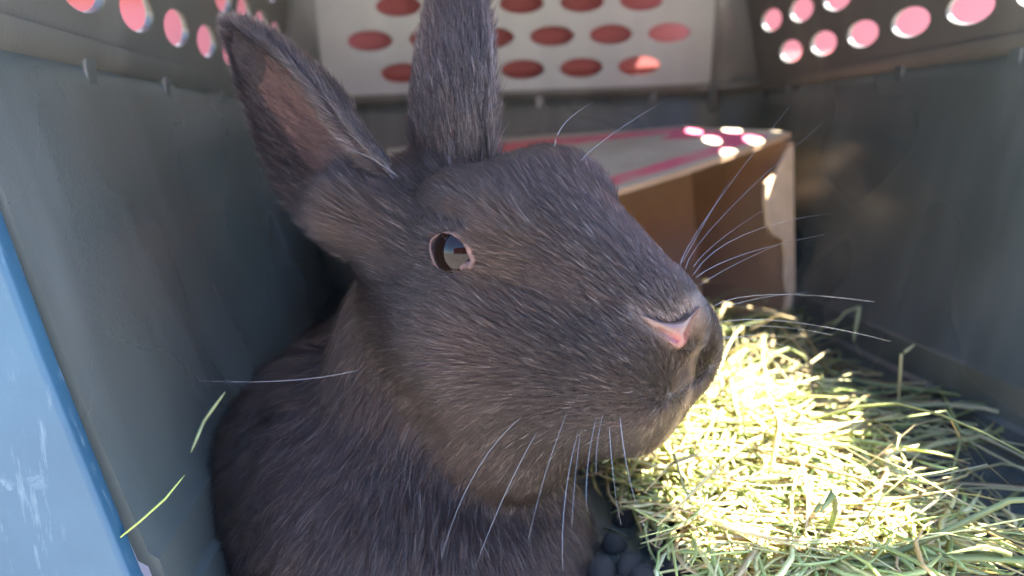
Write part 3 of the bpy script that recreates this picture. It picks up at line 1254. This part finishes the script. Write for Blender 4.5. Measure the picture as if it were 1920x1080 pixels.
# start, middle and end in the photo, then how far middle and end lie beyond the root's depth (metres)
wh = [
    ((1275, 500), (1330, 400), (1480, 200), 0.010, 0.030), ((1285, 505), (1360, 400), (1545, 228), 0.012, 0.035),
    ((1280, 490), (1320, 420), (1370, 335), 0.010, 0.020), ((1300, 515), (1395, 440), (1555, 400), 0.012, 0.030),
    ((1305, 520), (1400, 475), (1545, 440), 0.012, 0.030), ((1300, 500), (1350, 450), (1430, 395), 0.010, 0.020),
    ((1310, 535), (1390, 490), (1470, 455), 0.010, 0.020), ((1335, 575), (1450, 552), (1640, 566), 0.010, 0.022),
    ((1338, 585), (1420, 560), (1520, 548), 0.010, 0.022), ((1345, 605), (1480, 603), (1670, 640), 0.008, 0.018),
    ((1345, 615), (1450, 612), (1560, 628), 0.008, 0.018), ((1348, 632), (1440, 640), (1520, 672), 0.008, 0.016),
    ((1348, 650), (1450, 678), (1555, 728), 0.006, 0.012), ((1345, 662), (1430, 690), (1545, 728), 0.006, 0.012),
    ((1345, 640), (1430, 628), (1500, 640), 0.008, 0.016), ((1340, 680), (1400, 715), (1450, 760), 0.005, 0.010),
    ((1065, 768), (1025, 880), (990, 1015), -0.012, -0.020), ((985, 778), (895, 880), (828, 1045), -0.014, -0.022),
    ((1085, 808), (1060, 930), (1055, 1070), -0.012, -0.018), ((1088, 805), (1078, 900), (1072, 990), -0.012, -0.018),
    ((1010, 805), (950, 920), (892, 1062), -0.012, -0.020), 
    ((1118, 780), (1102, 870), (1100, 965), -0.010, -0.014), ((1130, 775), (1120, 830), (1118, 890), -0.008, -0.012),
   
    ((1160, 770), (1180, 900), (1215, 1000), -0.004, -0.006), ((1140, 790), (1150, 900), (1165, 985), -0.004, -0.006),
    ((778, 350), (706, 302), (648, 278), -0.006, -0.012), ((690, 687), (560, 712), (372, 714), -0.010, -0.016),
    ((1040, 275), (1060, 230), (1115, 190), 0.0, 0.004),
    ((1090, 300), (1150, 250), (1260, 180), 0.003, 0.010),
]
for (a, b, c, db_, dc) in wh:
    p0, n0 = hit(*a, default=0.18)
    d0 = project(p0)[0, 2]
    pm, pe = P(*b, d0 + db_), P(*c, d0 + dc)
    ctrl = 2 * pm - 0.5 * (p0 + pe)
    pts = [bez([p0 - n0 * 0.0008, ctrl, pe], t) for t in np.linspace(0, 1, 9)]
    tube('whisker', pts, random.uniform(0.000045, 0.00008), 0.000015, mat_whisker, rabbit)

# ------------------------------------------------------------------ hay


def hay_material():
    m = Mat('hay')
    at = m.n('ShaderNodeAttribute', attribute_name='bcol')
    nz = m.noise(350, 4, 0.6)
    m.l(m.mix(m.ramp(nz, [(0.35, (0, 0, 0)), (0.8, (0.5, 0.5, 0.5))]), at.outputs['Color'], (0.34, 0.29, 0.14)), m.b.inputs['Base Color'])
    m.b.inputs['Roughness'].default_value = 0.55
    tr = m.n('ShaderNodeBsdfTranslucent')
    m.l(at.outputs['Color'], tr.inputs[0])
    ms = m.n('ShaderNodeMixShader')
    ms.inputs[0].default_value = 0.45
    m.l(m.b.outputs[0], ms.inputs[1]); m.l(tr.outputs[0], ms.inputs[2])
    m.l(ms.outputs[0], m.out.inputs[0])
    return m.m


mat_hay = hay_material()
hay_cols = np.array([(0.36, 0.33, 0.15), (0.27, 0.30, 0.115), (0.44, 0.39, 0.21), (0.21, 0.25, 0.09), (0.33, 0.25, 0.13)])


def blade(pts, wid, fl=0.35, sides=3, twist=None):
    pts = np.array(pts); n = len(pts); v = []
    tw = rnd.uniform(0, 6.28) if twist is None else twist
    for k in range(n):
        t = pts[min(k + 1, n - 1)] - pts[max(k - 1, 0)]
        t /= np.linalg.norm(t) + 1e-9
        ref = np.array([0.1, 0.2, 0.97]) if abs(t[2]) < 0.9 else np.array([1.0, 0, 0.1])
        s = np.cross(t, ref); s /= np.linalg.norm(s); q = np.cross(s, t)
        s, q = s * math.cos(tw) + q * math.sin(tw), q * math.cos(tw) - s * math.sin(tw)
        r = wid / 2 * (1 - 0.75 * (abs(2 * k / (n - 1) - 1)) ** 4)
        for j in range(sides):
            a = 2 * math.pi * j / sides
            v.append(pts[k] + r * (s * math.cos(a) + q * math.sin(a) * fl))
    f = []
    for k in range(n - 1):
        for j in range(sides):
            a, b = k * sides + j, k * sides + (j + 1) % sides
            f.append((a, b, b + sides, a + sides))
    f.append(tuple(range(sides))[::-1]); f.append(tuple(range((n - 1) * sides, n * sides)))
    return v, f


def mound(x, y):
    h = 0.011 * smooth01(np.array(x), 0.04, 0.08) * (1 - 0.85 * smooth01(np.array(x), 0.125, 0.18)) * (0.5 + 0.5 * smooth01(np.array(y), 0.18, 0.26))
    return ZFL + 0.003 + float(h) + 0.004 * math.sin(x * 70 + 1) * math.sin(y * 55) * (x > 0.03)


V, F, COLS = [], [], []
hr = random.Random(5)
count = 0
tries = 0
while count < 1000 and tries < 30000:
    tries += 1
    x = hr.uniform(0.0, 0.188); y = hr.uniform(0.14, 0.47)
    if count > 800:
        x = hr.uniform(0.05, 0.155); y = hr.uniform(0.155, 0.32)
    if hr.random() > 0.05 + smooth01(np.array(x), 0.05, 0.10) * (0.35 + 0.65 * smooth01(np.array(y), 0.20, 0.27)): continue
    if y > 0.41 + 0.25 * (x - 0.19) and x < 0.185 and hr.random() < 0.85: continue
    if x > 0.145 and y < 0.34 and hr.random() < 0.75: continue
    L = hr.uniform(0.025, 0.10); a = hr.uniform(0, math.pi * 2)
    if hr.random() < 0.15: a = hr.gauss(2.1, 0.5)
    n = 8
    kink = hr.random() < 0.25; kk = hr.randint(2, 6)
    bend = hr.gauss(0, 1.2); pitch = hr.gauss(0.02, 0.26) + (0.5 if hr.random() < 0.10 else 0)
    z0 = mound(x, y) * 1 - hr.random() ** 1.5 * 0.012
    p = np.array([x, y, max(z0, ZFL + 0.002)]); pts = [p.copy()]
    ang = a
    for k in range(n - 1):
        if kink and k == kk:
            ang += hr.choice((-1, 1)) * hr.uniform(0.5, 1.3); pitch = -pitch + hr.gauss(0, 0.4)
        ang += bend / n
        p = p + np.array([math.cos(ang) * math.cos(pitch), math.sin(ang) * math.cos(pitch), math.sin(pitch)]) * L / (n - 1)
        zz = mound(p[0], p[1])
        p[2] = min(max(p[2], zz - 0.010), zz + (0.022 if p[0] < 0.15 or p[1] > 0.33 else 0.008))
        p[2] = max(p[2], ZFL + 0.0015)
        lim = XR - 0.026 + 0.2 * (p[2] - ZFL)
        p[0] = min(p[0], lim - 0.003)
        pts.append(p.copy())
    if any(q[0] < 0.045 and q[1] < 0.225 for q in pts): continue
    if any(bvh.find_nearest(Vector(q), 0.004)[0] is not None for q in pts[::2]): continue
    v, f = blade(pts, hr.choice((0.0008, 0.0012, 0.0017, 0.0025)) * hr.uniform(0.8, 1.2))
    b0 = len(V)
    V += v; F += [tuple(i + b0 for i in q) for q in f]
    c = hay_cols[hr.randrange(5)] * hr.uniform(0.75, 1.2)
    COLS += [c] * len(v)
    count += 1
for _ in range(4200):                             # a matted layer of finer hay below the chin
    x = hr.gauss(0.095, 0.022); y = hr.uniform(0.165, 0.335)
    if not 0.055 < x < 0.140: continue
    a = hr.uniform(0, 6.28); L = hr.uniform(0.012, 0.05)
    p = np.array([x, y, mound(x, y) + hr.gauss(0.003, 0.0025)])
    pts = [p.copy()]
    bend = hr.gauss(0, 1.0); pitch = hr.gauss(0.0, 0.12)
    for k in range(4):
        a += bend / 4
        p = p + np.array([math.cos(a), math.sin(a), math.sin(pitch)]) * L / 4
        p[2] = max(p[2], ZFL + 0.002)
        pts.append(p.copy())
    if max(q[0] for q in pts) > 0.152 or min(q[0] for q in pts) < 0.045: continue
    if bvh.find_nearest(Vector(pts[2]), 0.006)[0] is not None or bvh.find_nearest(Vector(pts[4]), 0.004)[0] is not None: continue
    v, f = blade(pts, hr.uniform(0.0008, 0.0020), twist=hr.gauss(0, 0.5))
    b0 = len(V)
    V += v; F += [tuple(i + b0 for i in q) for q in f]
    COLS += [np.minimum(hay_cols[hr.randrange(5)] * hr.uniform(1.6, 2.4), 0.82)] * len(v)  # blades coloured paler to paint extra sunlight into the patch
for _ in range(900):
    x = hr.uniform(-0.06, 0.19); y = hr.uniform(0.15, 0.36)
    a = hr.uniform(0, 6.28); L = hr.uniform(0.003, 0.016)
    p = np.array([x, y, ZFL + hr.uniform(0.0012, 0.003)])
    dv_ = np.array([math.cos(a), math.sin(a), hr.uniform(-0.02, 0.15)]) * L
    lim = XR - 0.045
    if p[0] + abs(dv_[0]) > lim or p[0] - abs(dv_[0]) < XL + 0.04: continue
    v, f = blade([p, p + dv_ * 0.5 + np.array([0, 0, L * 0.06]), p + dv_], hr.uniform(0.0005, 0.0018))
    b0 = len(V)
    V += v; F += [tuple(i + b0 for i in q) for q in f]
    COLS += [hay_cols[hr.randrange(5)] * hr.uniform(0.35, 1.0)] * len(v)
hay = mesh_obj('hay', V, F, mat_hay)
ca = hay.data.attributes.new('bcol', 'FLOAT_COLOR', 'POINT')
c4 = np.ones((len(V), 4), np.float32); c4[:, :3] = np.array(COLS)
ca.data.foreach_set('color', c4.ravel())
tag(hay, 'loose greenish hay strewn over the carrier floor', 'hay', kind='stuff')


def stalk(pts, wid, col, label):
    pts = np.array(pts)
    m_ = len(pts)
    dense = []
    for i in range(m_ - 1):
        for t in np.linspace(0, 1, 4, endpoint=False):
            dense.append(pts[i] * (1 - t) + pts[i + 1] * t)
    dense.append(pts[-1])
    v, f = blade(dense, wid, 0.45, 4, 0.3)
    o = mesh_obj('hay_stalk', v, f, mat_hay)
    c_ = o.data.attributes.new('bcol', 'FLOAT_COLOR', 'POINT')
    cc = np.ones((len(v), 4), np.float32); cc[:, :3] = col
    c_.data.foreach_set('color', cc.ravel())
    tag(o, label, 'hay stalk', 'single stalks of hay')
    return o


stalk([P(200, 1028, 0.168), P(262, 978, 0.170), P(310, 935, 0.173), P(346, 891, 0.176)], 0.0011, (0.42, 0.50, 0.12), 'thin green hay blade sticking out from behind the blue rim')
stalk([P(358, 848, 0.205), P(382, 790, 0.208), P(422, 735, 0.210)], 0.0020, (0.36, 0.42, 0.20), 'short pale hay stub beside the dark flank of the rabbit')
stalk([P(1096, 1050, 0.235), P(1165, 1010, 0.245), P(1235, 972, 0.255)], 0.0026, (0.50, 0.42, 0.15), 'thick yellow stalk lying below the chin next to the droppings')
stalk([P(1683, 785, 0.285), P(1690, 665, 0.280), P(1715, 646, 0.280)], 0.0024, (0.50, 0.46, 0.24), 'upright hay stalk with a bent top near the right wall')
stalk([P(1530, 835, 0.27), P(1597, 868, 0.262), P(1632, 915, 0.257), P(1605, 962, 0.255)], 0.0024, (0.50, 0.42, 0.16), 'bent hooked stalk on the edge of the sunlit hay')
stalk([P(1640, 930, 0.26), P(1770, 865, 0.262), P(1830, 910, 0.258), P(1900, 1030, 0.24)], 0.0026, (0.48, 0.44, 0.22), 'long angled stalk leaning along the foot of the right wall')
stalk([P(1560, 615, 0.36), P(1585, 585, 0.36), P(1612, 575, 0.358), P(1600, 640, 0.35)], 0.0024, (0.42, 0.42, 0.22), 'looped stalk rising in front of the box corner')
stalk([P(1700, 1008, 0.235), P(1800, 1000, 0.24), P(1918, 1015, 0.235)], 0.0022, (0.50, 0.40, 0.22), 'straight stalk lying flat at the lower right')

# ------------------------------------------------------------------ droppings
dr = random.Random(9)
v, f = uv_sphere((0, 0, 0), 1.0, 12, 8)
v = [q * (1 + 0.06 * math.sin(5 * q[0] + 3 * q[1]) + 0.04 * math.cos(7 * q[2])) for q in v]
dme = None
floor_n = 0
for (qx, qy, r) in [(1150, 1022, 3.6), (1182, 1062, 3.9), (1228, 1022, 3.7), (1172, 975, 3.4), (1262, 1060, 3.8), (1300, 1000, 3.5), (1128, 1068, 3.7), (1335, 1040, 3.5), (1545, 890, 3.4), (1210, 1085, 3.8), (1650, 800, 3.3), (1700, 960, 3.5)]:
    d = M @ np.array([(qx - 960) / FPX, (540 - qy) / FPX, 1.0])
    zc = ZFL + 0.0006 + r * 0.00092
    p = CAM + d * ((zc - CAM[2]) / d[2])
    if dme is None:
        o = mesh_obj('dropping', v, f, mat_dung)
        dme = o.data
    else:
        o = bpy.data.objects.new('dropping', dme)
        link(o)
    o.location = p
    o.scale = (r * 0.001, r * 0.00105, r * 0.00092)
    o.rotation_euler = (0, 0, dr.uniform(0, 6))
    far_lab = {1545: 'small dark dropping half hidden in the hay right of the sunlit patch',
               1650: 'lone dark dropping near the foot of the right wall',
               1700: 'dark dropping among stalks at the lower right by the wall'}.get(qx)
    tag(o, far_lab or 'round dark dropping on the floor below the chin of the rabbit', 'dropping', 'droppings on the carrier floor')
